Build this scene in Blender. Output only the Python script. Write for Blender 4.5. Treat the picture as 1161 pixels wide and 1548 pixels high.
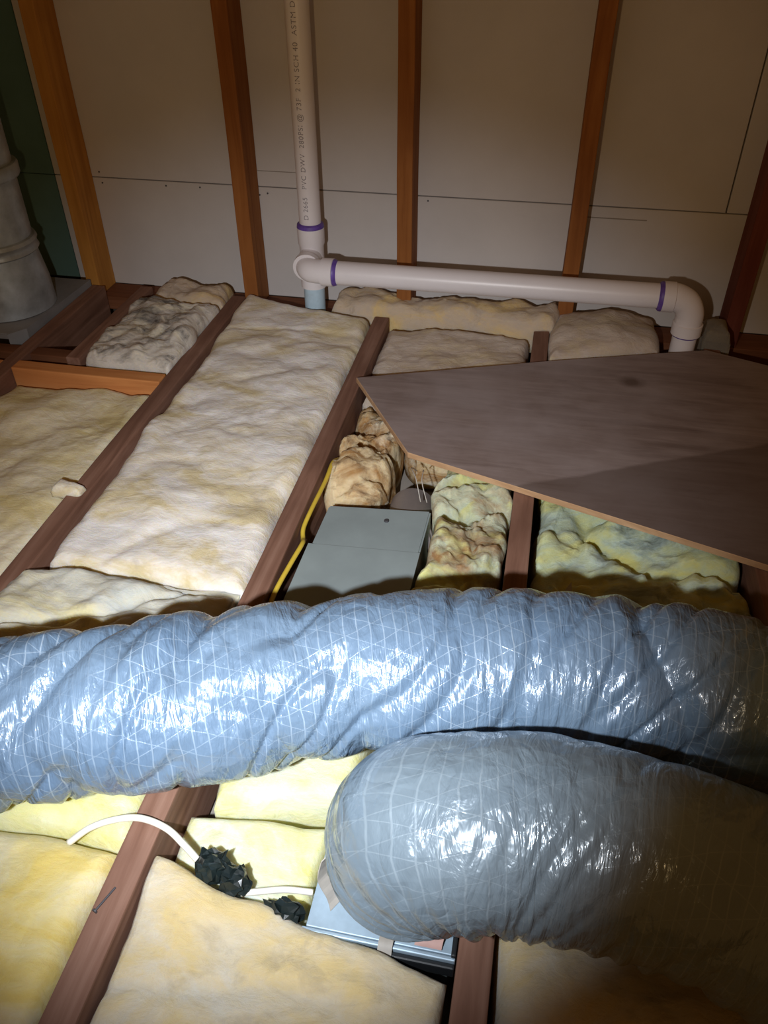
import bpy, bmesh, math, random
import numpy as np
from mathutils import Vector, Matrix, noise

for o in list(bpy.data.objects):
    bpy.data.objects.remove(o)
SC = bpy.context.scene
COL = SC.collection
random.seed(7)

# ------------------------------------------------------------------ camera
PITCH, YAW, ROLL, CAM_H = 0.6778, 0.2022, -0.0071, 0.907
fwd = Vector((-math.sin(YAW) * math.cos(PITCH), math.cos(YAW) * math.cos(PITCH), -math.sin(PITCH)))
rgt = Vector((math.cos(YAW), math.sin(YAW), 0))
upv = rgt.cross(fwd)
r2 = math.cos(ROLL) * rgt + math.sin(ROLL) * upv
u2 = -math.sin(ROLL) * rgt + math.cos(ROLL) * upv
cam = bpy.data.cameras.new('camera')
cam.sensor_fit = 'VERTICAL'
cam.sensor_height = 24.0
cam.lens = 24.0 * 1215.7 / 1548.0
cam.clip_start = 0.02
camo = bpy.data.objects.new('camera', cam)
COL.objects.link(camo)
m = Matrix((r2, u2, -fwd)).transposed().to_4x4()
m.translation = Vector((0, 0, CAM_H))
camo.matrix_world = m
SC.camera = camo

# ------------------------------------------------------------------ light
world = bpy.data.worlds.new('attic_glow')
SC.world = world
world.use_nodes = True
bg = world.node_tree.nodes['Background']
bg.inputs['Color'].default_value = (1.0, 0.47, 0.13, 1)
bg.inputs['Strength'].default_value = 0.10

sp = bpy.data.lights.new('flashlight', 'SPOT')
sp.energy = 86
sp.color = (0.84, 0.91, 1.0)
sp.spot_size = math.radians(71)
sp.spot_blend = 1.0
sp.shadow_soft_size = 0.012
spo = bpy.data.objects.new('flashlight', sp)
COL.objects.link(spo)
spo.location = (-0.18, 0.0, 0.765)
aim = Vector((-0.31, 0.86, 0.0))
spo.rotation_euler = (aim - spo.location).to_track_quat('-Z', 'Y').to_euler()

# added wide warm fill spot at the flashlight's position, tints the upper wall
sp2 = bpy.data.lights.new('warm_fill_spot', 'SPOT')
sp2.energy = 13
sp2.color = (1.0, 0.66, 0.29)
sp2.spot_size = math.radians(97)
sp2.spot_blend = 1.0
sp2.shadow_soft_size = 0.02
spo2 = bpy.data.objects.new('warm_fill_spot', sp2)
COL.objects.link(spo2)
spo2.location = spo.location
spo2.rotation_euler = (Vector((-0.40, 1.50, 0.08)) - spo.location).to_track_quat('-Z', 'Y').to_euler()

SC.view_settings.view_transform = 'Standard'
SC.view_settings.look = 'None'
SC.view_settings.gamma = 1.0
SC.view_settings.use_curve_mapping = False
SC.view_settings.exposure = 0.0

# ------------------------------------------------------------------ materials
def mat(name):
    m = bpy.data.materials.new(name)
    m.use_nodes = True
    nt = m.node_tree
    b = nt.nodes['Principled BSDF']
    return m, nt, b

def N(nt, t, **kw):
    n = nt.nodes.new(t)
    for k, v in kw.items():
        if k in n.inputs:
            n.inputs[k].default_value = v
        else:
            setattr(n, k, v)
    return n

def coords(nt, scale=(1, 1, 1), kind='Object'):
    tc = N(nt, 'ShaderNodeTexCoord')
    mp = N(nt, 'ShaderNodeMapping')
    mp.inputs['Scale'].default_value = scale
    nt.links.new(tc.outputs[kind], mp.inputs['Vector'])
    return mp.outputs['Vector']

def noise_n(nt, vec, scale, detail=4, rough=0.55, dist=0.0):
    n = N(nt, 'ShaderNodeTexNoise')
    n.inputs['Scale'].default_value = scale
    n.inputs['Detail'].default_value = detail
    n.inputs['Roughness'].default_value = rough
    n.inputs['Distortion'].default_value = dist
    if vec is not None:
        nt.links.new(vec, n.inputs['Vector'])
    return n.outputs['Fac']

def ramp(nt, fac, stops):
    r = N(nt, 'ShaderNodeValToRGB')
    el = r.color_ramp.elements
    while len(el) < len(stops):
        el.new(0.5)
    for e, (p, c) in zip(el, stops):
        e.position = p
        e.color = (*c, 1)
    nt.links.new(fac, r.inputs['Fac'])
    return r.outputs['Color']

def mix(nt, fac, a, b, mode='MIX'):
    n = N(nt, 'ShaderNodeMix', data_type='RGBA', blend_type=mode)
    for s, v in ((0, fac), (6, a), (7, b)):
        if hasattr(v, 'is_linked') or isinstance(v, bpy.types.NodeSocket):
            nt.links.new(v, n.inputs[s])
        elif s == 0:
            n.inputs[0].default_value = v
        else:
            n.inputs[s].default_value = (*v, 1)
    return n.outputs[2]

def math_n(nt, op, a, b=None, c=None):
    n = N(nt, 'ShaderNodeMath', operation=op)
    for i, v in enumerate((a, b, c)):
        if v is None:
            continue
        if isinstance(v, bpy.types.NodeSocket):
            nt.links.new(v, n.inputs[i])
        else:
            n.inputs[i].default_value = v
    return n.outputs[0]

def bump(nt, b, h, strength, dist=0.01, prev=None):
    n = N(nt, 'ShaderNodeBump')
    n.inputs['Strength'].default_value = strength
    n.inputs['Distance'].default_value = dist
    nt.links.new(h, n.inputs['Height'])
    if prev is not None:
        nt.links.new(prev, n.inputs['Normal'])
    nt.links.new(n.outputs['Normal'], b.inputs['Normal'])
    return n.outputs['Normal']

def wood(name, c_dark, c_mid, c_light, axis, rough=0.75):
    m, nt, b = mat(name)
    sc = [38, 38, 38]
    sc[axis] = 2.2
    v = coords(nt, tuple(sc))
    g = noise_n(nt, v, 1.0, 6, 0.6, 0.6)
    col = ramp(nt, g, [(0.28, c_dark), (0.5, c_mid), (0.72, c_light)])
    v2 = coords(nt, (1, 1, 1))
    blot = noise_n(nt, v2, 7.0, 3, 0.5)
    col = mix(nt, ramp(nt, blot, [(0.35, (0, 0, 0)), (0.75, (0.6, 0.6, 0.6))]), col, c_dark)
    nt.links.new(col, b.inputs['Base Color'])
    b.inputs['Roughness'].default_value = rough
    b.inputs['Specular IOR Level'].default_value = 0.25
    bump(nt, b, g, 0.25, 0.004)
    return m

def insulation(name, c1, c2, c3, dirt, d_amt, d_scale=9.0, seed=0.0, settled=False):
    m, nt, b = mat(name)
    tc = N(nt, 'ShaderNodeTexCoord')
    mp = N(nt, 'ShaderNodeMapping')
    mp.inputs['Location'].default_value = (seed, seed * 1.7, 0)
    nt.links.new(tc.outputs['Object'], mp.inputs['Vector'])
    v = mp.outputs['Vector']
    mp2 = N(nt, 'ShaderNodeMapping')
    mp2.inputs['Scale'].default_value = (0.75, 1.35, 1.0)
    nt.links.new(v, mp2.inputs['Vector'])
    w = mp2.outputs['Vector']
    a = noise_n(nt, w, 9.0, 5, 0.6, 0.9)
    col = ramp(nt, a, [(0.38, c1), (0.5, c2), (0.62, c3)])
    d = noise_n(nt, w, d_scale, 6, 0.65, 1.2)
    lo = 0.5 + 0.20 * (1 - d_amt)
    dm = ramp(nt, d, [(lo, (0, 0, 0)), (lo + 0.2, (0.9, 0.9, 0.9))])
    if settled:   # soot that has settled on what faces up, the torn side stays clean
        ge = N(nt, 'ShaderNodeNewGeometry')
        sz = N(nt, 'ShaderNodeSeparateXYZ')
        nt.links.new(ge.outputs['True Normal'], sz.inputs[0])
        dm = math_n(nt, 'MULTIPLY', dm, ramp(nt, sz.outputs[2], [(0.25, (0, 0, 0)), (0.75, (1, 1, 1))]))
    col = mix(nt, dm, col, dirt)
    f = noise_n(nt, w, 75.0, 5, 0.7, 1.5)
    col = mix(nt, ramp(nt, f, [(0.32, (0.10, 0.10, 0.10)), (0.6, (0, 0, 0))]), col, dirt)
    nt.links.new(col, b.inputs['Base Color'])
    b.inputs['Roughness'].default_value = 1.0
    b.inputs['Specular IOR Level'].default_value = 0.03
    b.inputs['Subsurface Weight'].default_value = 0.65
    b.inputs['Subsurface Radius'].default_value = (1.0, 0.8, 0.5)
    b.inputs['Subsurface Scale'].default_value = 0.018
    h = math_n(nt, 'ADD', noise_n(nt, w, 34, 6, 0.6, 1.4), math_n(nt, 'MULTIPLY', f, 0.5))
    bump(nt, b, h, 0.30, 0.016)
    return m

def plain(name, col, rough=0.5, metal=0.0, var=0.12, vs=12.0, spec=0.5, bmp=0.0, bs=80.0):
    m, nt, b = mat(name)
    v = coords(nt)
    n = noise_n(nt, v, vs, 4, 0.6)
    dk = tuple(c * (1 - var) for c in col)
    lt = tuple(min(1, c * (1 + var)) for c in col)
    nt.links.new(ramp(nt, n, [(0.3, dk), (0.7, lt)]), b.inputs['Base Color'])
    b.inputs['Roughness'].default_value = rough
    b.inputs['Metallic'].default_value = metal
    b.inputs['Specular IOR Level'].default_value = spec
    if bmp:
        bump(nt, b, noise_n(nt, v, bs, 4, 0.6), bmp, 0.005)
    return m

M = {}
M['joist'] = wood('joist_wood', (0.13, 0.062, 0.040), (0.235, 0.122, 0.083), (0.34, 0.20, 0.145), 1)
M['joist_x'] = wood('header_wood', (0.085, 0.03, 0.013), (0.15, 0.058, 0.026), (0.21, 0.09, 0.045), 0)
M['block'] = wood('blocking_wood', (0.46, 0.17, 0.05), (0.62, 0.26, 0.085), (0.70, 0.34, 0.13), 0)
M['stud'] = wood('stud_wood', (0.20, 0.065, 0.014), (0.31, 0.115, 0.028), (0.39, 0.16, 0.045), 2)
M['stud_orange'] = wood('stud_wood_orange', (0.36, 0.15, 0.03), (0.52, 0.24, 0.05), (0.62, 0.31, 0.075), 2)
M['stud_red'] = wood('stud_wood_red', (0.12, 0.03, 0.02), (0.17, 0.045, 0.03), (0.22, 0.07, 0.05), 2)
M['plate'] = wood('plate_wood', (0.12, 0.04, 0.015), (0.19, 0.07, 0.03), (0.25, 0.10, 0.05), 0)
M['drywall'] = plain('drywall_back', (0.58, 0.555, 0.545), 0.9, 0, 0.05, 5.0, 0.2, 0.05, 120)
M['greenboard'] = plain('green_drywall', (0.10, 0.185, 0.165), 0.9, 0, 0.12, 5.0, 0.2)
M['gap'] = plain('dark_backing', (0.10, 0.075, 0.06), 0.95, 0, 0.1, 5.0, 0.1)
M['ceiling_board'] = plain('ceiling_board_back', (0.30, 0.27, 0.24), 0.95, 0, 0.1, 5.0, 0.1)
M['pvc'] = plain('white_pvc', (0.80, 0.77, 0.80), 0.35, 0, 0.03, 8.0, 0.5)
M['pvc_blue'] = plain('bluish_pvc', (0.50, 0.66, 0.78), 0.4, 0, 0.12, 30.0, 0.5)
M['primer'] = plain('purple_primer', (0.13, 0.07, 0.36), 0.45, 0, 0.25, 60.0)
M['ink'] = plain('grey_ink', (0.26, 0.24, 0.27), 0.7, 0, 0.3, 200.0)
M['galv'] = plain('galvanised_steel', (0.40, 0.46, 0.52), 0.42, 0.45, 0.25, 22.0, 0.5, 0.05, 30)
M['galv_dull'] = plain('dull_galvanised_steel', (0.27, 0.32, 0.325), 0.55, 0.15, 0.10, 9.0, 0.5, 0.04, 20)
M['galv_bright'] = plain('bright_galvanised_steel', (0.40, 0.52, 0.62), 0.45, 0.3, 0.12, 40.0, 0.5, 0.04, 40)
M['plate_grey'] = plain('grey_sheet_metal', (0.27, 0.28, 0.30), 0.6, 0.2, 0.15, 14.0, 0.4)
M['rubber'] = plain('black_gasket', (0.012, 0.014, 0.016), 0.5, 0, 0.2, 20.0)
M['white_sheath'] = plain('white_cable_sheath', (0.82, 0.78, 0.68), 0.45, 0, 0.05, 20.0)
M['yellow_sheath'] = plain('yellow_cable_sheath', (0.62, 0.44, 0.05), 0.45, 0, 0.1, 20.0)
M['black_plastic'] = plain('black_crumpled_tape', (0.010, 0.016, 0.016), 0.3, 0, 0.3, 20.0, 0.45, 0.1, 60)
M['tape_tan'] = plain('tan_tape', (0.40, 0.37, 0.33), 0.5, 0, 0.15, 30.0)
M['tape_pink'] = plain('pinkish_tape', (0.52, 0.33, 0.29), 0.5, 0, 0.15, 30.0)
M['tape_foil'] = plain('foil_tape', (0.48, 0.58, 0.66), 0.22, 0.5, 0.15, 30.0, 0.5, 0.35, 50)
M['paper'] = plain('grey_paper', (0.42, 0.40, 0.36), 0.9, 0, 0.1, 20.0, 0.1)
M['screw'] = plain('dark_screw', (0.10, 0.10, 0.11), 0.5, 0.6, 0.1, 20.0)
M['collar'] = plain('duct_collar_grey', (0.24, 0.21, 0.20), 0.5, 0.2, 0.15, 14.0)

CREAM = insulation('cream_insulation', (0.68, 0.58, 0.36), (0.79, 0.73, 0.62), (0.84, 0.81, 0.77), (0.42, 0.36, 0.30), 0.45, 7.0, 1.0)
LEFTI = insulation('pale_yellow_insulation', (0.66, 0.55, 0.28), (0.74, 0.65, 0.42), (0.80, 0.73, 0.55), (0.42, 0.34, 0.18), 0.25, 7.0, 2.0)
TORN = insulation('torn_grey_cream_insulation', (0.72, 0.66, 0.40), (0.62, 0.60, 0.50), (0.58, 0.60, 0.56), (0.28, 0.28, 0.25), 0.45, 10.0, 3.0)
YELLOW = insulation('bright_yellow_insulation', (0.74, 0.69, 0.25), (0.76, 0.74, 0.42), (0.74, 0.76, 0.60), (0.50, 0.47, 0.20), 0.6, 9.0, 4.0)
GOLD = insulation('golden_insulation', (0.74, 0.58, 0.19), (0.76, 0.64, 0.30), (0.76, 0.68, 0.44), (0.50, 0.38, 0.18), 0.3, 8.0, 5.0)
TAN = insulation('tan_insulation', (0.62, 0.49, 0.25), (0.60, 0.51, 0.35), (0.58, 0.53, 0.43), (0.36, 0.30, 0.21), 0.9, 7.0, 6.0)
GREY = insulation('sooty_insulation', (0.74, 0.69, 0.56), (0.66, 0.62, 0.56), (0.72, 0.67, 0.58), (0.09, 0.085, 0.085), 1.25, 14.0, 7.0, True)
REAR = insulation('dusty_tan_insulation', (0.56, 0.46, 0.32), (0.53, 0.44, 0.36), (0.62, 0.54, 0.46), (0.30, 0.22, 0.17), 0.5, 8.0, 8.0)
REARY = insulation('yellow_tan_insulation', (0.72, 0.54, 0.26), (0.62, 0.50, 0.36), (0.58, 0.49, 0.40), (0.30, 0.23, 0.16), 0.45, 11.0, 9.0)
BROWN = insulation('stained_insulation', (0.72, 0.58, 0.36), (0.38, 0.21, 0.08), (0.78, 0.68, 0.50), (0.10, 0.045, 0.02), 0.95, 14.0, 10.0)
GREEN = insulation('greenish_yellow_insulation', (0.56, 0.54, 0.20), (0.48, 0.53, 0.34), (0.46, 0.56, 0.52), (0.14, 0.16, 0.12), 0.95, 9.0, 11.0)
MIXED = insulation('part_stained_insulation', (0.58, 0.58, 0.26), (0.48, 0.53, 0.40), (0.60, 0.60, 0.42), (0.26, 0.125, 0.045), 1.3, 7.0, 12.0)
DARKI = insulation('dark_grey_insulation', (0.26, 0.23, 0.18), (0.22, 0.20, 0.17), (0.28, 0.25, 0.18), (0.08, 0.07, 0.06), 0.5, 10.0, 13.0)

def duct_film(name, base, line, tint, strength=0.75, pitch=0.0152):
    """reinforced plastic jacket: a scrim of threads across the duct and slanting ones, printed under a shiny film"""
    m, nt, b = mat(name)
    uv = N(nt, 'ShaderNodeUVMap')
    v = uv.outputs['UV']
    wob = N(nt, 'ShaderNodeTexNoise')
    wob.inputs['Scale'].default_value = 14.0
    wob.inputs['Detail'].default_value = 2.0
    nt.links.new(v, wob.inputs['Vector'])
    sub = N(nt, 'ShaderNodeVectorMath', operation='SUBTRACT')
    nt.links.new(wob.outputs['Color'], sub.inputs[0])
    sub.inputs[1].default_value = (0.5, 0.5, 0.5)
    sc_ = N(nt, 'ShaderNodeVectorMath', operation='SCALE')
    nt.links.new(sub.outputs[0], sc_.inputs[0])
    sc_.inputs['Scale'].default_value = 0.012
    add = N(nt, 'ShaderNodeVectorMath', operation='ADD')
    nt.links.new(v, add.inputs[0])
    nt.links.new(sc_.outputs[0], add.inputs[1])
    sep = N(nt, 'ShaderNodeSeparateXYZ')
    nt.links.new(add.outputs[0], sep.inputs[0])
    U, V = sep.outputs[0], sep.outputs[1]
    def lines(expr, pitch, w):
        fr = math_n(nt, 'FRACT', math_n(nt, 'DIVIDE', expr, pitch))
        d = math_n(nt, 'ABSOLUTE', math_n(nt, 'SUBTRACT', fr, 0.5))
        mr = N(nt, 'ShaderNodeMapRange', interpolation_type='SMOOTHSTEP')
        nt.links.new(d, mr.inputs['Value'])
        mr.inputs['From Min'].default_value = w
        mr.inputs['From Max'].default_value = w * 0.25
        return mr.outputs['Result']
    a = lines(U, pitch, 0.075)
    c1 = lines(math_n(nt, 'ADD', math_n(nt, 'MULTIPLY', U, 0.47), V), 0.030, 0.030)
    c2 = lines(math_n(nt, 'SUBTRACT', math_n(nt, 'MULTIPLY', U, 0.47), V), 0.030, 0.030)
    thr = math_n(nt, 'MAXIMUM', a, math_n(nt, 'MULTIPLY', math_n(nt, 'MAXIMUM', c1, c2), 0.75))
    fade = noise_n(nt, v, 9.0, 3, 0.6)
    thr = math_n(nt, 'MULTIPLY', thr, ramp(nt, fade, [(0.35, (0.05, 0.05, 0.05)), (0.65, (strength, strength, strength))]))
    blot = noise_n(nt, v, 5.0, 4, 0.6)
    col = ramp(nt, blot, [(0.3, base), (0.7, tint)])
    col = mix(nt, thr, col, line)
    nt.links.new(col, b.inputs['Base Color'])
    b.inputs['Roughness'].default_value = 0.30
    b.inputs['Metallic'].default_value = 0.15
    b.inputs['Specular IOR Level'].default_value = 0.6
    b.inputs['Coat Weight'].default_value = 0.6
    b.inputs['Coat Roughness'].default_value = 0.12
    # crinkles: small flat facets and thin creases running across the duct
    mp = N(nt, 'ShaderNodeMapping')
    mp.inputs['Scale'].default_value = (60, 16, 1)
    mp.inputs['Rotation'].default_value = (0, 0, 0.35)
    nt.links.new(v, mp.inputs['Vector'])
    cr = noise_n(nt, mp.outputs['Vector'], 1.0, 4, 0.55, 0.8)
    vo = N(nt, 'ShaderNodeTexVoronoi', feature='F1')
    vo.inputs['Scale'].default_value = 55.0
    nt.links.new(v, vo.inputs['Vector'])
    mp3 = N(nt, 'ShaderNodeMapping')
    mp3.inputs['Scale'].default_value = (26, 9, 1)
    mp3.inputs['Rotation'].default_value = (0, 0, 0.5)
    nt.links.new(v, mp3.inputs['Vector'])
    c3 = math_n(nt, 'ABSOLUTE', math_n(nt, 'SUBTRACT', noise_n(nt, mp3.outputs['Vector'], 1.0, 3, 0.5, 1.2), 0.5))
    cr = math_n(nt, 'ADD', cr, math_n(nt, 'MULTIPLY', c3, 1.6))
    h = math_n(nt, 'ADD', math_n(nt, 'MULTIPLY', cr, 1.0), math_n(nt, 'MULTIPLY', vo.outputs['Distance'], 0.30))
    h = math_n(nt, 'ADD', h, math_n(nt, 'MULTIPLY', thr, 0.05))
    n1 = bump(nt, b, h, 0.55, 0.008)
    nt.links.new(n1, b.inputs['Coat Normal'])
    return m

M['film_blue'] = duct_film('blue_grey_duct_film', (0.115, 0.185, 0.285), (0.36, 0.46, 0.57), (0.165, 0.245, 0.345))
M['film_grey'] = duct_film('grey_duct_film', (0.145, 0.195, 0.24), (0.34, 0.41, 0.46), (0.20, 0.255, 0.295), 0.42, 0.0125)

def ply_material():
    m, nt, b = mat('weathered_plywood_face')
    v = coords(nt, (5, 34, 34))
    g = noise_n(nt, v, 1.0, 6, 0.62, 0.7)
    col = ramp(nt, g, [(0.28, (0.17, 0.122, 0.106)), (0.5, (0.235, 0.178, 0.16)), (0.72, (0.30, 0.235, 0.215))])
    v2 = coords(nt)
    bl = noise_n(nt, v2, 4.5, 4, 0.6)
    col = mix(nt, ramp(nt, bl, [(0.40, (0, 0, 0)), (0.66, (0.55, 0.55, 0.55))]), col, (0.36, 0.305, 0.30))
    # darker tone: everything on one side of a straight line across the sheet
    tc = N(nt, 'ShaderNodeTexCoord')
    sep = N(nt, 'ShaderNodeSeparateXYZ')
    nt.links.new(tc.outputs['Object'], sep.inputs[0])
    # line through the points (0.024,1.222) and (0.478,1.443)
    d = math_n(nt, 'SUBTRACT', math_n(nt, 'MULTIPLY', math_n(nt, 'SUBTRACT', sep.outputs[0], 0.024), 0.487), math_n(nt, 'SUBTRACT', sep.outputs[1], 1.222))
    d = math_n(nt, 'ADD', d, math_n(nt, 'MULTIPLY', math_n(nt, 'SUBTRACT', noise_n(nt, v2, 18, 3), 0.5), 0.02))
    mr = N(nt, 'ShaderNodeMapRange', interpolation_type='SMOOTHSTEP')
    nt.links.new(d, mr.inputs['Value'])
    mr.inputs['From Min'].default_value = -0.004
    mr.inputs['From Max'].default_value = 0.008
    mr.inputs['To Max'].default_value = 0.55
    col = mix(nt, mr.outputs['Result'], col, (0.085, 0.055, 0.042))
    # knot
    off = N(nt, 'ShaderNodeVectorMath', operation='SUBTRACT')
    nt.links.new(tc.outputs['Object'], off.inputs[0])
    off.inputs[1].default_value = (0.224, 1.638, 0.014)
    mp = N(nt, 'ShaderNodeMapping')
    mp.inputs['Scale'].default_value = (1.0, 1.3, 1.0)
    nt.links.new(off.outputs[0], mp.inputs['Vector'])
    ln = N(nt, 'ShaderNodeVectorMath', operation='LENGTH')
    nt.links.new(mp.outputs['Vector'], ln.inputs[0])
    kr = ramp(nt, math_n(nt, 'ADD', ln.outputs['Value'], math_n(nt, 'MULTIPLY', noise_n(nt, v2, 40, 2), 0.015)), [(0.018, (0.75, 0.75, 0.75)), (0.045, (0, 0, 0))])
    col = mix(nt, kr, col, (0.075, 0.042, 0.026))
    nt.links.new(col, b.inputs['Base Color'])
    b.inputs['Roughness'].default_value = 0.7
    b.inputs['Specular IOR Level'].default_value = 0.3
    bump(nt, b, g, 0.12, 0.003)
    return m
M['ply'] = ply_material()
M['ply_edge'] = wood('plywood_edge', (0.36, 0.20, 0.10), (0.50, 0.31, 0.17), (0.60, 0.40, 0.24), 0)

# ------------------------------------------------------------------ helpers
def link(name, me, material=None, parent=None):
    """me is built in world coordinates; shift it so that it sits in the local frame of its parent"""
    o = bpy.data.objects.new(name, me)
    COL.objects.link(o)
    if material is not None:
        for k in (material if isinstance(material, (list, tuple)) else [material]):
            me.materials.append(k)
    if parent is not None:
        me.transform(Matrix.Translation(-ROOT_LOC[parent.name]))
        o.parent = parent
        ROOT_LOC[o.name] = ROOT_LOC[parent.name].copy()
    else:
        ROOT_LOC[o.name] = Vector((0, 0, 0))
    return o
ROOT_LOC = {}

def thing(name, label, cat, loc, group=None):
    o = bpy.data.objects.new(name, None)
    COL.objects.link(o)
    o.location = loc
    o.empty_display_size = 0.05
    ROOT_LOC[o.name] = Vector(loc)
    tag(o, label, cat, group)
    return o

def tag(o, label, cat, group=None):
    o['label'] = label
    o['category'] = cat
    if group:
        o['group'] = group
    return o

def struct(name, loc=(0, 0, 0)):
    o = bpy.data.objects.new(name, None)
    COL.objects.link(o)
    o.location = loc
    ROOT_LOC[o.name] = Vector(loc)
    o['kind'] = 'structure'
    return o

def from_bm(bm, smooth=False):
    me = bpy.data.meshes.new('m')
    bm.normal_update()
    bm.to_mesh(me)
    bm.free()
    if smooth:
        me.polygons.foreach_set('use_smooth', [True] * len(me.polygons))
    return me

def box(x0, x1, y0, y1, z0, z1, bevel=0.002, seg=2, wob=0.0, axis=None, cuts=14):
    bm = bmesh.new()
    bmesh.ops.create_cube(bm, size=1)
    for v in bm.verts:
        v.co = Vector(((x0 + x1) / 2 + v.co.x * (x1 - x0), (y0 + y1) / 2 + v.co.y * (y1 - y0), (z0 + z1) / 2 + v.co.z * (z1 - z0)))
    if bevel:
        bmesh.ops.bevel(bm, geom=list(bm.edges), offset=bevel, segments=seg, affect='EDGES', profile=0.6)
    if wob and axis is not None:
        es = [e for e in bm.edges if abs((e.verts[0].co - e.verts[1].co)[axis]) > 0.15]
        bmesh.ops.subdivide_edges(bm, edges=es, cuts=cuts, use_grid_fill=True)
        for v in bm.verts:
            p = Vector((x0 * 3, y0 * 3, z0 * 3))
            p[axis] = v.co[axis] * 3.5
            n = noise.noise_vector(p)
            n[axis] = 0
            v.co += n * wob
    return from_bm(bm)

def catmull(pts, n):
    pts = [Vector(p) for p in pts]
    P = [2 * pts[0] - pts[1]] + pts + [2 * pts[-1] - pts[-2]]
    out = []
    for i in range(1, len(P) - 2):
        for k in range(24):
            t = k / 24
            a, b, c, d = P[i - 1], P[i], P[i + 1], P[i + 2]
            out.append(0.5 * ((2 * b) + (c - a) * t + (2 * a - 5 * b + 4 * c - d) * t * t + (3 * b - a - 3 * c + d) * t ** 3))
    out.append(pts[-1])
    L = [0.0]
    for i in range(1, len(out)):
        L.append(L[-1] + (out[i] - out[i - 1]).length)
    res, j = [], 0
    for k in range(n + 1):
        s = L[-1] * k / n
        while j < len(L) - 2 and L[j + 1] < s:
            j += 1
        f = (s - L[j]) / max(1e-9, L[j + 1] - L[j])
        res.append(out[j].lerp(out[j + 1], f))
    return res, L[-1]

def frames(path, up):
    T = [(path[min(i + 1, len(path) - 1)] - path[max(i - 1, 0)]).normalized() for i in range(len(path))]
    n = (up - up.dot(T[0]) * T[0]).normalized()
    out = []
    for t in T:
        n = (n - n.dot(t) * t).normalized()
        out.append((t, n, t.cross(n)))
    return out

def tube(pts, rad, n=40, nv=14, up=Vector((0, 0, 1)), disp=None, caps=True, uv=False):
    """rad: number or function of arc position (0..1); disp(u_m, v_m, theta, s) -> radial offset"""
    path, L = catmull(pts, n)
    fr = frames(path, up)
    R0 = rad if not callable(rad) else None
    verts, faces, uvs = [], [], []
    for i, (p, (t, a, b)) in enumerate(zip(path, fr)):
        s = i / n
        r = R0 if R0 is not None else rad(s)
        for k in range(nv):
            th = 2 * math.pi * k / nv
            d = (a * math.cos(th) + b * math.sin(th))
            rr = r
            if disp:
                rr += disp(s * L, th * r, th, s, d)
            verts.append(p + d * rr)
    for i in range(n):
        for k in range(nv):
            k2 = (k + 1) % nv
            faces.append((i * nv + k, i * nv + k2, (i + 1) * nv + k2, (i + 1) * nv + k))
    nq = len(faces)
    if caps:
        faces.append(tuple(range(nv - 1, -1, -1)))
        faces.append(tuple(n * nv + k for k in range(nv)))
    me = bpy.data.meshes.new('tube')
    me.from_pydata([tuple(v) for v in verts], [], faces)
    me.polygons.foreach_set('use_smooth', [True] * nq + [False] * (len(faces) - nq))
    if uv:
        lay = me.uv_layers.new(name='UVMap')
        rm = R0 if R0 is not None else rad(0.6)
        circ = 2 * math.pi * rm
        arr = []
        for i in range(n):
            for k in range(nv):
                u0, u1 = i / n * L, (i + 1) / n * L
                v0, v1 = k / nv * circ, (k + 1) / nv * circ
                arr += [u0, v0, u0, v1, u1, v1, u1, v0]
        arr += [0.0] * (2 * len(me.loops) - len(arr))
        lay.data.foreach_set('uv', arr)
    return me

def lathe(center, axis, prof, nv=36):
    """prof: list of (distance along the axis, radius)"""
    axis = Vector(axis).normalized()
    a = axis.orthogonal().normalized()
    b = axis.cross(a)
    c = Vector(center)
    verts, faces = [], []
    for h, r in prof:
        for k in range(nv):
            th = 2 * math.pi * k / nv
            verts.append(c + axis * h + (a * math.cos(th) + b * math.sin(th)) * r)
    for i in range(len(prof) - 1):
        for k in range(nv):
            k2 = (k + 1) % nv
            faces.append((i * nv + k, i * nv + k2, (i + 1) * nv + k2, (i + 1) * nv + k))
    nq = len(faces)
    faces.append(tuple(range(nv - 1, -1, -1)))
    faces.append(tuple((len(prof) - 1) * nv + k for k in range(nv)))
    me = bpy.data.meshes.new('lathe')
    me.from_pydata([tuple(v) for v in verts], [], faces)
    bm = bmesh.new()
    bm.from_mesh(me)
    for f in bm.faces:
        f.smooth = len(f.verts) == 4
    for e in bm.edges:
        if len(e.link_faces) == 2 and e.calc_face_angle(0) > 0.6:
            e.smooth = False
    bm.to_mesh(me)
    bm.free()
    return me

def sheet(poly, z0, z1, bevel=0.0008):
    bm = bmesh.new()
    f = bm.faces.new([bm.verts.new((x, y, z0)) for x, y in poly])
    r = bmesh.ops.extrude_face_region(bm, geom=[f])
    for v in r['geom']:
        if isinstance(v, bmesh.types.BMVert):
            v.co.z = z1
    bmesh.ops.recalc_face_normals(bm, faces=list(bm.faces))
    if bevel:
        bmesh.ops.bevel(bm, geom=list(bm.edges), offset=bevel, segments=1, affect='EDGES')
    return bm

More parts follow.
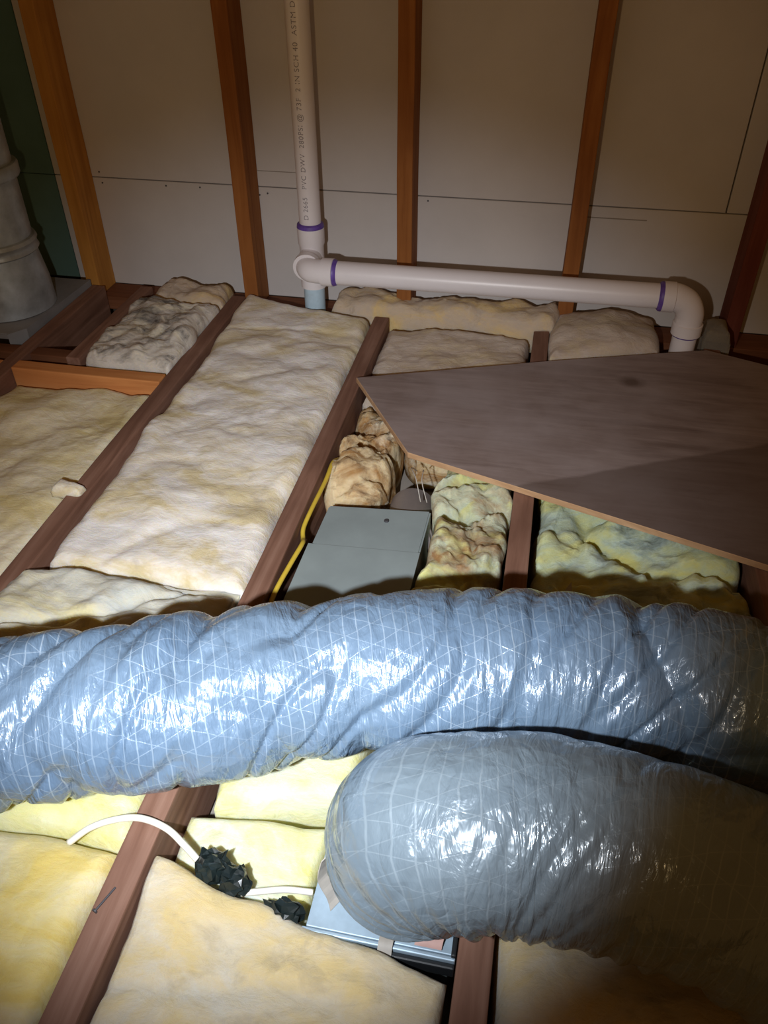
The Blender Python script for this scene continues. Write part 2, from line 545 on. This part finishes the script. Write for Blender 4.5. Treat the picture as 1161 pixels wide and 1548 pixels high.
# ------------------------------------------------------------------ setting: the framing and wall
S = 0.4064
JX = {'z': -1.222, 'a': -0.814, 'b': -0.408, 'c': -0.0016, 'd': 0.404, 'e': 0.81}
floor = struct('floor')
link('ceiling_board', box(-2.3, 1.7, -0.6, 2.1, -0.168, -0.155, 0), M['ceiling_board'], floor)
for k, y1, wob in (('z', 1.94, .002), ('a', 1.945, .002), ('b', 1.885, .0025), ('c', 1.945, .002), ('d', 1.945, .002), ('e', 1.945, .002)):
    j = link('joist', box(JX[k], JX[k] + 0.038, -0.55, y1, -0.145, 0.0, 0.003, 2, wob, 1, 26), M['joist'], floor)
j = link('joist', box(-1.078, -1.044, 1.525, 1.945, -0.10, 0.006, 0.003, 2, 0.002, 1, 8), M['joist'], floor)
link('blocking', box(-1.183, -0.815, 1.462, 1.500, -0.14, 0.002, 0.003, 2, 0.001, 0, 8), M['block'], floor)
link('blocking', box(-1.60, -1.079, 1.545, 1.583, -0.14, -0.006, 0.003, 2, 0.001, 0, 8), M['joist_x'], floor)
link('blocking', box(-1.60, -1.224, 1.462, 1.500, -0.14, -0.002, 0.003, 2, 0.001, 0, 8), M['block'], floor)

j0 = [o for o in floor.children if o.name == 'joist.002'][0]
link('nail', lathe((-0.392, 0.375, 0.0022), (-0.35, -1, 0.02), [(0, .0012), (.03, .0012), (.0302, .0032), (.032, .0032)], 10), M['screw'], j0)

wall = struct('wall_back')
link('backing_board', box(-2.3, 1.7, 2.055, 2.075, -0.15, 2.25, 0), M['gap'], wall)
sxs = [-1.2445, -0.780, -0.363, 0.0513, 0.458, 0.865]
smat = [M['stud_orange'], M['stud'], M['stud'], M['stud'], M['stud_red'], M['stud_red']]
for x, sm in zip(sxs, smat):
    link('stud', box(x, x + 0.038, 1.95, 2.039, -0.0345, 2.2, 0.003, 2, 0.0022, 2, 24), sm, wall)
link('stud', box(-1.66, -1.62, 1.95, 2.039, -0.0345, 2.2, 0.003, 2, 0.0022, 2, 24), M['stud'], wall)
link('bottom_plate', box(-1.9, 1.5, 1.947, 2.039, -0.073, -0.035, 0.003, 2, 0.001, 0, 30), M['plate'], wall)
pan = [(-1.318, 1.6, -0.0345, 0.2595, 'drywall'), (-1.318, 0.409, 0.2620, 2.2, 'drywall'), (0.4122, 1.6, 0.2620, 2.2, 'drywall'),
       (-2.25, -1.3205, -0.028, 0.2595, 'greenboard'), (-2.25, -1.3205, 0.2612, 2.2, 'greenboard')]
for x0, x1, z0, z1, k in pan:
    link('drywall_panel', box(x0, x1, 2.040, 2.0535, z0, z1, 0.0012, 1), M[k], wall)
link('tape_edge', box(-0.742, -0.60, 2.0392, 2.0402, 0.2995, 0.3013, 0), M['ceiling_board'], wall)
link('tape_edge', box(0.09, 0.235, 2.0392, 2.0402, 0.2325, 0.2350, 0), M['ceiling_board'], wall)
bm = bmesh.new()
for x, z in ((-1.185, .275), (-1.182, .247), (-.905, .250), (-.742, .24), (-.72, .245), (-.30, .25), (0.5, .245), (-1.0, .249)):
    mt = Matrix.Translation((x, 2.0395, z)) @ Matrix.Rotation(math.pi / 2, 4, 'X')
    bmesh.ops.create_cone(bm, cap_ends=True, segments=10, radius1=0.0024, radius2=0.0020, depth=0.002, matrix=mt)
o = link('screw_head', from_bm(bm), M['screw'], wall)
o['kind'] = 'stuff'

# ------------------------------------------------------------------ insulation
def billow(p, f):
    s, a, t = 0.0, 1.0, 0.0
    for k in range(5):
        n = noise.noise(p * f)
        s += a * math.sqrt(n * n + 0.004)
        t += a
        f *= 2.03
        a *= 0.56
    return s / t * 2.0

def batt(name, label, quad, zt, mtl, seed, amp=0.02, freq=7.0, crumple=0.012, edge=0.03, zb=-0.148, cell=0.006, group='fibreglass batts between the joists', tilt=(0, 0), ragged=0.012, hump=0.0, folds=0.0, puff=0.3):
    """quad: four plan corners (front-left, front-right, back-right, back-left). A soft slab whose rounded, lumpy top is real relief."""
    q = [Vector((x, y, 0)) for x, y in quad]
    lu = ((q[1] - q[0]).length + (q[2] - q[3]).length) / 2
    lv = ((q[3] - q[0]).length + (q[2] - q[1]).length) / 2
    nu, nv = max(6, int(lu / cell)), max(6, int(lv / cell))
    off = Vector((seed * 13.7, seed * 7.3, seed * 3.1))
    cx = (q[0] + q[1] + q[2] + q[3]) / 4
    V, F = [], []
    for j in range(nv + 1):
        v = j / nv
        for i in range(nu + 1):
            u = i / nu
            p = (q[0] * (1 - u) + q[1] * u) * (1 - v) + (q[3] * (1 - u) + q[2] * u) * v
            du, dv = min(u, 1 - u) * lu, min(v, 1 - v) * lv
            d = min(du, dv)
            e = edge
            drop = 0.0
            if d < e:
                drop = e - math.sqrt(max(0.0, e * e - (e - d) ** 2))
            P = p + off
            w1 = noise.noise_vector(P * 9.0)
            bl = billow(P + w1 * 0.02, freq)
            lowf = noise.noise(P * 3.1)
            fd = 0.0
            if folds:
                g = noise.noise(Vector((P.x * 3.0 + P.y * 1.5, P.y * 9.0 - P.x * 2.0, 1.7)) + noise.noise_vector(P * 5) * 0.35)
                fd = -folds * math.exp(-(g * 9.0) ** 2)
            sm = noise.noise(P * 6.5 + w1 * 0.15) + 0.5 * noise.noise(P * 14.0 + w1 * 0.3)
            z = zt - drop + amp * puff * (bl - 0.55) * 1.5 + amp * (1 - puff) * 0.8 * sm + amp * 0.6 * lowf + fd + tilt[0] * (p.x - cx.x) + tilt[1] * (p.y - cx.y)
            z += hump * math.sin(math.pi * u) * math.sin(math.pi * v)
            z += amp * 0.10 * noise.noise(P * 55)
            w2 = noise.noise_vector(P * 16.0 + Vector((3, 1, 8)))
            w3 = noise.noise_vector(P * 38.0)
            dx = crumple * (w1 + w2 * 0.5 + w3 * 0.16)
            rag = ragged * noise.noise_vector(P * 6.0 + Vector((9, 9, 1))) * (1.0 if d < 0.05 else 0.4)
            x, y = p.x + dx.x + rag.x, p.y + dx.y + rag.y
            z += dx.z * 0.7
            V.append((x, y, z))
    W = nu + 1
    for j in range(nv):
        for i in range(nu):
            F.append((j * W + i, j * W + i + 1, (j + 1) * W + i + 1, (j + 1) * W + i))
    ring = [i for i in range(nu)] + [j * W + nu for j in range(nv)] + [nv * W + i for i in range(nu, 0, -1)] + [j * W for j in range(nv, 0, -1)]
    n = len(ring)
    prev = ring
    lev = [0.33, 0.66, 1.0]
    for t in lev:
        base = len(V)
        for r in ring:
            x, y, z = V[r]
            nn = noise.noise_vector(Vector((x, y, z * (1 - t) + zb * t)) * 14 + off) * crumple * 0.8 * (1 - t * 0.5)
            V.append((x + nn.x, y + nn.y, z * (1 - t) + zb * t))
        cur = list(range(base, base + n))
        for k in range(n):
            k2 = (k + 1) % n
            F.append((prev[k2], prev[k], cur[k], cur[k2]))
        prev = cur
    F.append(tuple(reversed(prev)))
    me = bpy.data.meshes.new(name)
    me.from_pydata(V, [], F)
    me.polygons.foreach_set('use_smooth', [True] * (len(F) - 1) + [False])
    o = bpy.data.objects.new(name, me)
    me.materials.append(mtl)
    COL.objects.link(o)
    c = Vector((cx.x, cx.y, zb))
    me.transform(Matrix.Translation(-c))
    o.location = c
    tag(o, label, 'insulation', group)
    return o

def R4(x0, x1, y0, y1):
    return [(x0, y0), (x1, y0), (x1, y1), (x0, y1)]

# bay between the second and third joists
batt('insulation_batt', 'long cream white insulation batt filling the bay below the white stack pipe', [(-0.773, 0.875), (-0.411, 0.875), (-0.411, 1.855), (-0.773, 1.945)], 0.006, CREAM, 1, 0.014, 6.0, 0.008, 0.035, cell=0.0055, folds=0.004, tilt=(0, 0.012))
batt('insulation_batt', 'torn greyish cream insulation flap folded over the joist against the big blue-grey duct', [(-0.80, 0.655), (-0.412, 0.70), (-0.412, 0.872), (-0.775, 0.846)], 0.012, TORN, 2, 0.026, 7.0, 0.016, 0.035, tilt=(-0.05, 0.0), zb=-0.02, folds=0.014, cell=0.005, puff=0.5)
batt('insulation_batt', 'narrow pale yellow insulation strip in front of the big duct, white cable end on it', [(-0.773, 0.430), (-0.413, 0.430), (-0.413, 0.64), (-0.773, 0.60)], -0.004, YELLOW, 3, 0.010, 6.0, 0.008, 0.03)
batt('insulation_batt', 'golden yellow insulation batt in the near corner, beside the nailed joist', R4(-0.773, -0.413, 0.05, 0.424), -0.002, GOLD, 4, 0.018, 7.0, 0.010, 0.03)
# bay between the third and fourth joists
batt('insulation_batt', 'dusty tan insulation strip lying along the wall under the white horizontal pipe', [(-0.535, 1.905), (0.045, 1.880), (0.047, 2.0), (-0.515, 2.0)], 0.030, REARY, 5, 0.022, 8.0, 0.014, 0.03, ragged=0.02, zb=-0.06, puff=0.6)
batt('insulation_batt', 'flat greyish tan insulation batt running under the back edge of the plywood', R4(-0.366, -0.006, 1.55, 1.865), -0.014, REAR, 6, 0.018, 6.0, 0.010, 0.03, ragged=0.012, tilt=(0, 0.06), puff=0.45)
batt('insulation_batt', 'crumpled brown and cream insulation wad under the cut plywood corner', [(-0.362, 1.185), (-0.252, 1.195), (-0.258, 1.53), (-0.366, 1.535)], -0.028, BROWN, 7, 0.044, 12.0, 0.028, 0.05, cell=0.004, puff=0.8, folds=0.026, tilt=(0, -0.02))
batt('insulation_batt', 'brown-stained insulation piece under the plywood behind the fan box collar', [(-0.225, 1.375), (-0.006, 1.37), (-0.006, 1.535), (-0.245, 1.535)], -0.022, BROWN, 21, 0.030, 11.0, 0.022, 0.04, cell=0.0045, puff=0.8, folds=0.02)
batt('insulation_batt', 'brown-streaked greenish insulation wad between the metal fan box and a joist', [(-0.150, 0.80), (-0.006, 0.80), (-0.006, 1.33), (-0.138, 1.33)], -0.008, MIXED, 8, 0.036, 11.0, 0.022, 0.018, cell=0.004, folds=0.024, puff=0.7, ragged=0.006)
batt('insulation_batt', 'lemon yellow insulation piece sunk behind the black taped wire end', [(-0.366, 0.435), (-0.178, 0.385), (-0.178, 0.535), (-0.366, 0.50)], -0.050, YELLOW, 9, 0.012, 6.0, 0.006, 0.02)
batt('insulation_batt', 'small pale yellow insulation piece tucked below the big duct, behind the lemon piece', [(-0.345, 0.52), (-0.16, 0.560), (-0.16, 0.72), (-0.345, 0.72)], -0.040, YELLOW, 10, 0.010, 6.0, 0.006, 0.02)
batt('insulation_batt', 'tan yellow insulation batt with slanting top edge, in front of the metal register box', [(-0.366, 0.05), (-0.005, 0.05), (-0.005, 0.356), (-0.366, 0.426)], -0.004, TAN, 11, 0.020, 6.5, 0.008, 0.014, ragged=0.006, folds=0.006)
# bay between the fourth and fifth joists
batt('insulation_batt', 'crumpled greenish yellow insulation batt below the front plywood edge', R4(0.040, 0.400, 0.66, 1.34), -0.030, GREEN, 12, 0.034, 9.0, 0.026, 0.04, folds=0.028, tilt=(0, -0.03), puff=0.7)
batt('insulation_batt', 'dusty brown-grey insulation hump behind the plywood, under the pipe elbow', [(0.042, 1.725), (0.300, 1.815), (0.300, 1.99), (0.042, 1.99)], 0.018, REAR, 13, 0.020, 6.0, 0.010, 0.035, hump=0.02, ragged=0.006, puff=0.5)
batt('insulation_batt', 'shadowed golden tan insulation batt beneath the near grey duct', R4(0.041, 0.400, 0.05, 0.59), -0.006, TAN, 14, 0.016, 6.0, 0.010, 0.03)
batt('insulation_batt', 'dark grey insulation lump against the wall beside the plunging pipe elbow', [(0.392, 1.86), (0.456, 1.85), (0.456, 1.940), (0.400, 1.940)], 0.050, DARKI, 15, 0.02, 8.0, 0.010, 0.035)
# bay between the first and second joists
batt('insulation_batt', 'pale yellow insulation batt in front of the bright orange blocking', R4(-1.180, -0.818, 0.55, 1.455), -0.026, LEFTI, 16, 0.018, 6.0, 0.010, 0.03, tilt=(0.03, 0.0))
batt('insulation_batt', 'soot-stained grey insulation batt between the short joist and the long joist', R4(-1.036, -0.818, 1.525, 1.85), 0.026, GREY, 17, 0.026, 9.0, 0.014, 0.03, cell=0.0045, puff=0.7)
batt('insulation_batt', 'small yellowish insulation piece at the wall behind the soot-stained batt', R4(-1.02, -0.818, 1.865, 1.990), 0.020, REARY, 18, 0.022, 9.0, 0.012, 0.03, cell=0.0045, puff=0.6)
batt('insulation_batt', 'small white insulation tuft hanging across the long joist', [(-0.845, 1.035), (-0.788, 1.035), (-0.785, 1.062), (-0.845, 1.075)], 0.011, CREAM, 19, 0.012, 14.0, 0.010, 0.012, zb=-0.01, cell=0.003)

# ------------------------------------------------------------------ plywood
ply = thing('plywood_sheet', 'weathered brown plywood sheet with a knot and a cut corner, lying across the joists', 'plywood', (0.2, 1.45, 0.0))
pts = [(-0.378, 1.545), (-0.214, 1.277), (0.417, 1.070), (0.75, 0.96), (0.80, 1.60), (0.53, 1.775), (0.402, 1.826), (0.048, 1.706)]
bm = sheet([Vector(p).to_2d() for p in [(x, y, 0) for x, y in pts]], 0.0015, 0.0140, 0.0)
bmesh.ops.bevel(bm, geom=list(bm.edges), offset=0.0008, segments=1, affect='EDGES')
for f in bm.faces:
    f.material_index = 0 if abs(f.normal.z) > 0.9 else 1
me = from_bm(bm)
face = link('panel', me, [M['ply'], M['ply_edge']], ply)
# object coordinates of this material are used in metres from the room origin
face.parent = ply
me.transform(Matrix.Translation(Vector((0.2, 1.45, 0.0))))
face.location = (-0.2, -1.45, 0.0)

# ------------------------------------------------------------------ flexible ducts
def duct_disp(amp_fold, amp_small, seed, pleat=None, rib=0.0):
    def d(u, v, th, s, dirv):
        q = u * 5.2 + v * 2.7
        g = noise.noise(Vector((q + noise.noise(Vector((u * 3, v * 4, seed))) * 0.9, v * 1.3, seed)))
        fold = -amp_fold * max(0.0, 1 - abs(g) * 6.0) ** 1.3
        g2 = noise.noise(Vector((u * 17 + v * 8.0, v * 5.5, seed + 5)))
        fold2 = -amp_fold * 0.5 * max(0.0, 1 - abs(g2) * 5.0)
        big = amp_small * 2.2 * noise.noise(Vector((u * 4.5, v * 4.5, seed + 9)))
        g3 = amp_small * 0.5 * noise.noise(Vector((u * 70 + v * 20, v * 22, seed + 2)))
        r = fold + fold2 + big + g3
        if rib:
            r += rib * math.sin(u * 2 * math.pi / 0.034 + math.sin(th) * 0.5)
        if pleat:
            r += pleat(u, v, th, s, dirv)
        return r
    return d

back = thing('flexible_duct', 'long blue-grey insulated flexible duct lying across the joists behind the shorter one', 'duct', (-0.15, 0.645, 0.0), 'insulated flexible ducts')
bp = [(-1.25, 0.22, 0.108), (-0.90, 0.355, 0.108), (-0.571, 0.487, 0.109), (-0.354, 0.571, 0.110), (-0.152, 0.645, 0.110), (0.096, 0.698, 0.109), (0.337, 0.688, 0.107), (0.60, 0.65, 0.107), (1.0, 0.59, 0.107)]
link('jacket', tube(bp, 0.104, 760, 168, up=Vector((0, 0, -1)), disp=duct_disp(0.0150, 0.0024, 1.3), uv=True), M['film_blue'], back)

front = thing('flexible_duct', 'shorter grey insulated flexible duct bending down into the metal register box', 'duct', (-0.06, 0.45, -0.02), 'insulated flexible ducts')
fp = [(-0.064, 0.474, -0.019), (-0.067, 0.470, 0.012), (-0.067, 0.461, 0.058), (-0.051, 0.453, 0.102), (-0.006, 0.452, 0.122), (0.06, 0.461, 0.127), (0.135, 0.459, 0.128), (0.215, 0.447, 0.126), (0.312, 0.423, 0.119), (0.47, 0.371, 0.113), (0.72, 0.255, 0.11)]
def frad(s):
    return 0.062 + 0.0395 * min(1.0, max(0.0, s / 0.09)) ** 0.6 - 0.0045 * math.exp(-((s - 0.12) / 0.09) ** 2)
def pleats(u, v, th, s, d):
    # pleats where the jacket is bunched: close and fine round the bend, coarser on its underside
    inside = max(0.0, 0.10 - d.z * 0.75)
    bend = max(0.0, 1.0 - s / 0.34)
    low = max(0.0, 0.75 - d.z) * bend
    w = 0.5 + 0.5 * noise.noise(Vector((u * 7, th * 1.2, 4.4)))
    uu = u + 0.010 * noise.noise(Vector((u * 14, th * 1.6, 1.1)))
    k1 = math.sin(uu * 2 * math.pi / 0.034)
    k2 = math.sin(uu * 2 * math.pi / 0.0135 + 2.0 * noise.noise(Vector((u * 5, th, 9.1))))
    return 0.0062 * inside * k1 * (0.4 + w) + 0.0032 * low * k2 * (0.4 + w)
link('jacket', tube(fp, frad, 620, 168, up=Vector((1, 0, 0)), disp=duct_disp(0.0038, 0.0020, 7.7, pleats), uv=True), M['film_grey'], front)

# ------------------------------------------------------------------ register box under the bend
boot = thing('register_box', 'blue-grey sheet metal register box with black gasket rim, under the bent duct', 'register box', (-0.085, 0.47, -0.10))
bx = (-0.172, -0.004, 0.386, 0.56)
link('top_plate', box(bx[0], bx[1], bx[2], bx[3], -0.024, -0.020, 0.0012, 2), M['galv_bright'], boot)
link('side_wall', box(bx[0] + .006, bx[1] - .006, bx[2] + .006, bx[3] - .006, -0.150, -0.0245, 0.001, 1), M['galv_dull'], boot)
link('rim', box(bx[0] - .004, bx[1] + .001, bx[2] - .006, bx[2] - .001, -0.034, -0.0195, 0.0015, 2), M['galv_bright'], boot)
link('gasket', box(bx[0] + .02, bx[1] + .001, bx[2] - .013, bx[2] - .0065, -0.044, -0.024, 0.002, 2), M['rubber'], boot)
link('gasket', box(bx[1] - .004, bx[1] + .0015, bx[2] - .004, bx[2] + .03, -0.019, -0.012, 0.002, 2), M['rubber'], boot)

# ------------------------------------------------------------------ plastic vent pipes
vent = thing('vent_pipe', 'white plastic vent stack with purple-ringed joints and a horizontal branch along the wall', 'pipe', (-0.579, 1.925, -0.05))
PX, PY, PR = -0.576, 1.925, 0.0270
link('stack', lathe((PX, PY, 0.20), (0, 0, 1), [(0, PR), (2.0, PR)]), M['pvc'], vent)
link('stack', lathe((PX, PY, -0.09), (0, 0, 1), [(0, PR), (0.19, PR)]), M['pvc_blue'], vent)
link('tee_fitting', lathe((PX, PY, 0.055), (0, 0, 1), [(0, .029), (0.0, .0325), (.040, .0325), (.046, .0305), (.105, .0305), (.113, .0335), (.152, .0340), (.154, .030)]), M['pvc'], vent)
link('branch_hub', lathe((PX, PY - 0.02, 0.133), (0.10, -1, -0.08), [(0, .030), (.026, .030), (.032, .0345), (.050, .0350), (.051, .0295)]), M['pvc'], vent)
link('primer_ring', lathe((PX, PY, 0.2075), (0, 0, 1), [(0, .028), (0, .0342), (.008, .0330), (.011, .029)]), M['primer'], vent)
HY, HZ = 1.846, 0.1265
link('elbow', tube([(PX + .002, 1.880, 0.131), (PX + .004, 1.864, 0.129), (PX + 0.016, 1.849, 0.1275), (PX + .040, 1.846, 0.1265), (PX + .066, 1.846, 0.1265)], 0.0292, 30, 28), M['pvc'], vent)
link('elbow_hub', lathe((PX + .047, HY, HZ), (1, 0, 0), [(0, .029), (0, .0335), (.028, .0338), (.030, .029)]), M['pvc'], vent)
link('primer_ring', lathe((PX + .0765, HY, HZ), (1, 0, 0), [(0, .028), (0, .0325), (.003, .0320), (.009, .0292), (.010, .028)]), M['primer'], vent)
link('branch_pipe', lathe((PX + .07, HY, HZ), (1, 0, 0.003), [(0, .0284), (.80, .0284)]), M['pvc'], vent)
EX = 0.283
link('primer_ring', lathe((EX - 0.013, HY, HZ + .002), (1, 0, 0), [(0, .028), (0, .0292), (.004, .0335), (.010, .0340), (.011, .028)]), M['primer'], vent)
link('elbow_hub', lathe((EX - 0.003, HY, HZ + .002), (1, 0, 0), [(0, .029), (0, .0345), (.026, .0345), (.028, .031)]), M['pvc'], vent)
link('elbow', tube([(EX + .018, HY, HZ + .0025), (EX + .030, HY, HZ + .0015), (EX + .052, HY, HZ - .010), (EX + .065, HY, HZ - .033), (EX + .067, HY, HZ - .058)], 0.0315, 30, 28), M['pvc'], vent)
link('elbow_hub', lathe((EX + .067, HY, HZ - .084), (0, 0, 1), [(0, .030), (0, .0342), (.026, .0345), (.028, .031)]), M['pvc'], vent)
link('primer_ring', lathe((EX + .067, HY, HZ - .089), (0, 0, 1), [(0, .028), (.001, .0310), (.007, .0335), (.008, .028)]), M['primer'], vent)
link('drop_pipe', lathe((EX + .067, HY, -0.05), (0, 0, 1), [(0, .0282), (.09, .0282)]), M['pvc'], vent)

def pipe_text(body, z0, size, phi0, parent):
    cu = bpy.data.curves.new('lettering', 'FONT')
    cu.body = body
    cu.size = size
    cu.space_character = 1.12
    ob = bpy.data.objects.new('lettering_source', cu)
    COL.objects.link(ob)
    dg = bpy.context.evaluated_depsgraph_get()
    dg.update()
    me = bpy.data.meshes.new_from_object(ob.evaluated_get(dg))
    bpy.data.objects.remove(ob)
    rr = PR + 0.0004
    for v in me.vertices:
        tx, ty = v.co.x, v.co.y
        ph = phi0 - (ty - size * 0.35) / rr
        v.co = Vector((PX + rr * math.cos(ph), PY + rr * math.sin(ph), z0 + tx))
    return link('lettering', me, M['ink'], parent)
pipe_text('D 2665   PVC DWV  280PSI @ 73F  2 IN SCH 40  ASTM D 1785  NSF PW  PVC 1120', 0.232, 0.0165, math.radians(-93), vent)

# ------------------------------------------------------------------ flue and its plate
flue = thing('flue_pipe', 'galvanised steel flue pipe standing on a grey metal plate by the green wall board', 'flue', (-1.345, 1.75, 0.0))
FX, FY = -1.350, 1.75
link('lower_section', lathe((FX, FY, 0.018), (0, 0, 1), [(0, .114), (.02, .113), (.06, .112), (.135, .101), (.148, .100), (.150, .095)], 48), M['galv'], flue)
link('lock_band', lathe((FX, FY, 0.160), (0, 0, 1), [(0, .100), (0, .104), (.004, .108), (.010, .105), (.018, .1045), (.026, .108), (.034, .104), (.036, .098)], 48), M['galv'], flue)
link('upper_section', lathe((FX, FY, 0.19), (0, 0, 1), [(0, .0965), (.01, .0985), (.145, .0980), (1.9, .0980)], 48), M['galv'], flue)
link('ring', lathe((FX, FY, 0.335), (0, 0, 1), [(0, .099), (0, .107), (.005, .110), (.026, .110), (.031, .107), (.031, .099)], 48), M['galv'], flue)
pl = thing('metal_plate', 'grey sheet metal plate around the flue base, resting on the framing', 'metal plate', (-1.5, 1.77, 0.0))
bm = sheet([(-1.75, 1.590), (-1.262, 1.590), (-1.238, 1.630), (-1.226, 1.935), (-1.75, 1.935)], 0.0015, 0.016, 0.0)
bmesh.ops.bevel(bm, geom=list(bm.edges), offset=0.002, segments=2, affect='EDGES')
link('panel', from_bm(bm), M['plate_grey'], pl)
bm = sheet([(-1.262, 1.586), (-1.234, 1.626), (-1.222, 1.935), (-1.232, 1.935), (-1.243, 1.632), (-1.268, 1.594)], -0.022, 0.0170, 0.0)
link('folded_edge', from_bm(bm), M['plate_grey'], pl)

# ------------------------------------------------------------------ fan box
fan = thing('fan_box', 'grey sheet metal exhaust fan box set between two joists', 'fan box', (-0.24, 1.0, -0.14))
bm = sheet([(-0.346, 0.80), (-0.152, 0.80), (-0.147, 1.150), (-0.336, 1.132)], -0.145, -0.022, 0.0)
bmesh.ops.bevel(bm, geom=list(bm.edges), offset=0.003, segments=2, affect='EDGES')
link('housing', from_bm(bm), M['galv_dull'], fan)
bm = sheet([(-0.348, 0.80), (-0.151, 0.80), (-0.148, 1.030), (-0.345, 1.018)], -0.0218, -0.0202, 0.0004)
link('cover_plate', from_bm(bm), M['galv_dull'], fan)
link('screw', lathe((-0.222, 1.105, -0.0215), (0, 0, 1), [(0, .0048), (.002, .0045), (.0028, .003)], 12), M['screw'], fan)
link('collar', lathe((-0.188, 1.12, -0.078), (-0.05, 1, -0.12), [(0, .046), (.012, .046), (.014, .0485), (.02, .0485), (.022, .046), (.12, .046)], 36), M['collar'], fan)
for dx, h in ((0, 0.012), (0.012, 0.005)):
    link('wire', tube([(-0.170 + dx, 1.17, -0.02), (-0.185 + dx, 1.20, h), (-0.20 + dx * 2, 1.24, h * 0.4), (-0.195 + dx, 1.28, -0.03)], 0.0010, 24, 6), M['tape_tan'], fan)

# ------------------------------------------------------------------ cables
c = tag(link('electrical_cable', tube([(-0.358, 1.29, -0.03), (-0.359, 1.25, -0.012), (-0.358, 1.19, -0.012), (-0.362, 1.10, -0.014), (-0.364, 1.055, -0.02), (-0.358, 1.03, -0.024), (-0.352, 1.005, -0.013), (-0.357, 0.95, -0.012), (-0.363, 0.88, -0.014), (-0.362, 0.80, -0.02)], 0.0042, 90, 10), M['yellow_sheath']), 'yellow electrical cable running along the joist beside the fan box', 'cable')

def wad(center, size, seed, material, parent, n=3):
    bm = bmesh.new()
    bmesh.ops.create_icosphere(bm, subdivisions=3, radius=1.0)
    rs = random.Random(seed)
    for v in bm.verts:
        p = v.co.copy()
        q = p * 1.25 + Vector((seed, seed * 0.7, 0))
        n = noise.noise_vector(q * 1.6) * 0.30
        cr = abs(noise.noise(q * 2.3 + Vector((4, 4, 4))))
        r = 0.82 + 0.75 * cr
        # quantise so that flat crumpled facets meet in sharp folds
        p2 = p * r + n
        p2 = Vector((round(p2.x * 4.5) / 4.5 * 0.55 + p2.x * 0.45, round(p2.y * 4.5) / 4.5 * 0.55 + p2.y * 0.45, round(p2.z * 4.5) / 4.5 * 0.55 + p2.z * 0.45))
        v.co = Vector((p2.x * size[0], p2.y * size[1], p2.z * size[2])) + Vector(center)
    bmesh.ops.dissolve_degenerate(bm, edges=list(bm.edges), dist=0.0008)
    return link('tape_wad', from_bm(bm), material, parent)

c1 = thing('electrical_cable', 'white cable arching over the joist into a large black taped wad', 'cable', (-0.37, 0.43, 0.0), 'white cables with taped ends')
link('sheath', tube([(-0.475, 0.418, -0.006), (-0.452, 0.434, 0.008), (-0.425, 0.448, 0.012), (-0.395, 0.455, 0.013), (-0.362, 0.452, 0.006), (-0.335, 0.440, -0.004), (-0.316, 0.430, -0.012)], 0.0042, 60, 10), M['white_sheath'], c1)
wad((-0.298, 0.428, -0.016), (0.021, 0.018, 0.020), 1.0, M['black_plastic'], c1)
wad((-0.268, 0.416, -0.022), (0.019, 0.018, 0.019), 2.5, M['black_plastic'], c1)
c2 = thing('electrical_cable', 'white cable end with a smaller black taped wad beside the register box', 'cable', (-0.21, 0.40, -0.04), 'white cables with taped ends')
link('sheath', tube([(-0.268, 0.408, -0.030), (-0.240, 0.414, -0.026), (-0.208, 0.422, -0.024), (-0.176, 0.428, -0.030)], 0.0038, 40, 10), M['white_sheath'], c2)
wad((-0.203, 0.398, -0.030), (0.023, 0.015, 0.017), 5.2, M['black_plastic'], c2)

# ------------------------------------------------------------------ tape and scraps
def strip(pts, w, th, material, name, parent, wdir=Vector((1, 0, 0)), n=20):
    path, L = catmull(pts, n)
    V, F = [], []
    for i, p in enumerate(path):
        t = (path[min(i + 1, n)] - path[max(i - 1, 0)]).normalized()
        nn = t.cross(wdir).normalized()
        jit = 0.0012 * noise.noise(p * 90)
        for a, b in ((-1, -1), (1, -1), (1, 1), (-1, 1)):
            V.append(tuple(p + wdir * (a * w / 2) + nn * (b * th / 2 + jit)))
    for i in range(n):
        for k in range(4):
            k2 = (k + 1) % 4
            F.append((i * 4 + k, i * 4 + k2, i * 4 + 4 + k2, i * 4 + 4 + k))
    F.append((3, 2, 1, 0))
    F.append(tuple(n * 4 + k for k in range(4)))
    me = bpy.data.meshes.new('strip')
    me.from_pydata(V, [], F)
    bm = bmesh.new()
    bm.from_mesh(me)
    bmesh.ops.recalc_face_normals(bm, faces=list(bm.faces))
    bm.to_mesh(me)
    bm.free()
    return link(name, me, material, parent)
o = strip([(-0.158, 0.435, 0.045), (-0.162, 0.428, 0.015), (-0.150, 0.420, -0.012), (-0.145, 0.412, -0.0185)], 0.014, 0.0012, M['tape_tan'], 'tape_tab', front, Vector((0.5, 0.85, 0)).normalized())
o = strip([(-0.078, 0.392, 0.0), (-0.080, 0.382, -0.014), (-0.080, 0.372, -0.022)], 0.016, 0.0012, M['tape_tan'], 'tape_tab', front)
o = strip([(-0.030, 0.405, 0.004), (-0.033, 0.395, -0.010), (-0.034, 0.388, -0.017)], 0.030, 0.0015, M['tape_pink'], 'tape_tab', front)
bm = bmesh.new()
fv = [bm.verts.new(p) for p in ((0.072, 0.905, 0.0), (0.112, 0.895, 0.004), (0.104, 0.952, 0.030))]
f = bm.faces.new(fv)
r = bmesh.ops.extrude_face_region(bm, geom=[f])
for v in r['geom']:
    if isinstance(v, bmesh.types.BMVert):
        v.co += Vector((0.0, 0.001, -0.0008))
bmesh.ops.recalc_face_normals(bm, faces=list(bm.faces))
tag(link('paper_scrap', from_bm(bm), M['paper']), 'small grey triangular paper scrap stuck in the greenish insulation', 'paper')
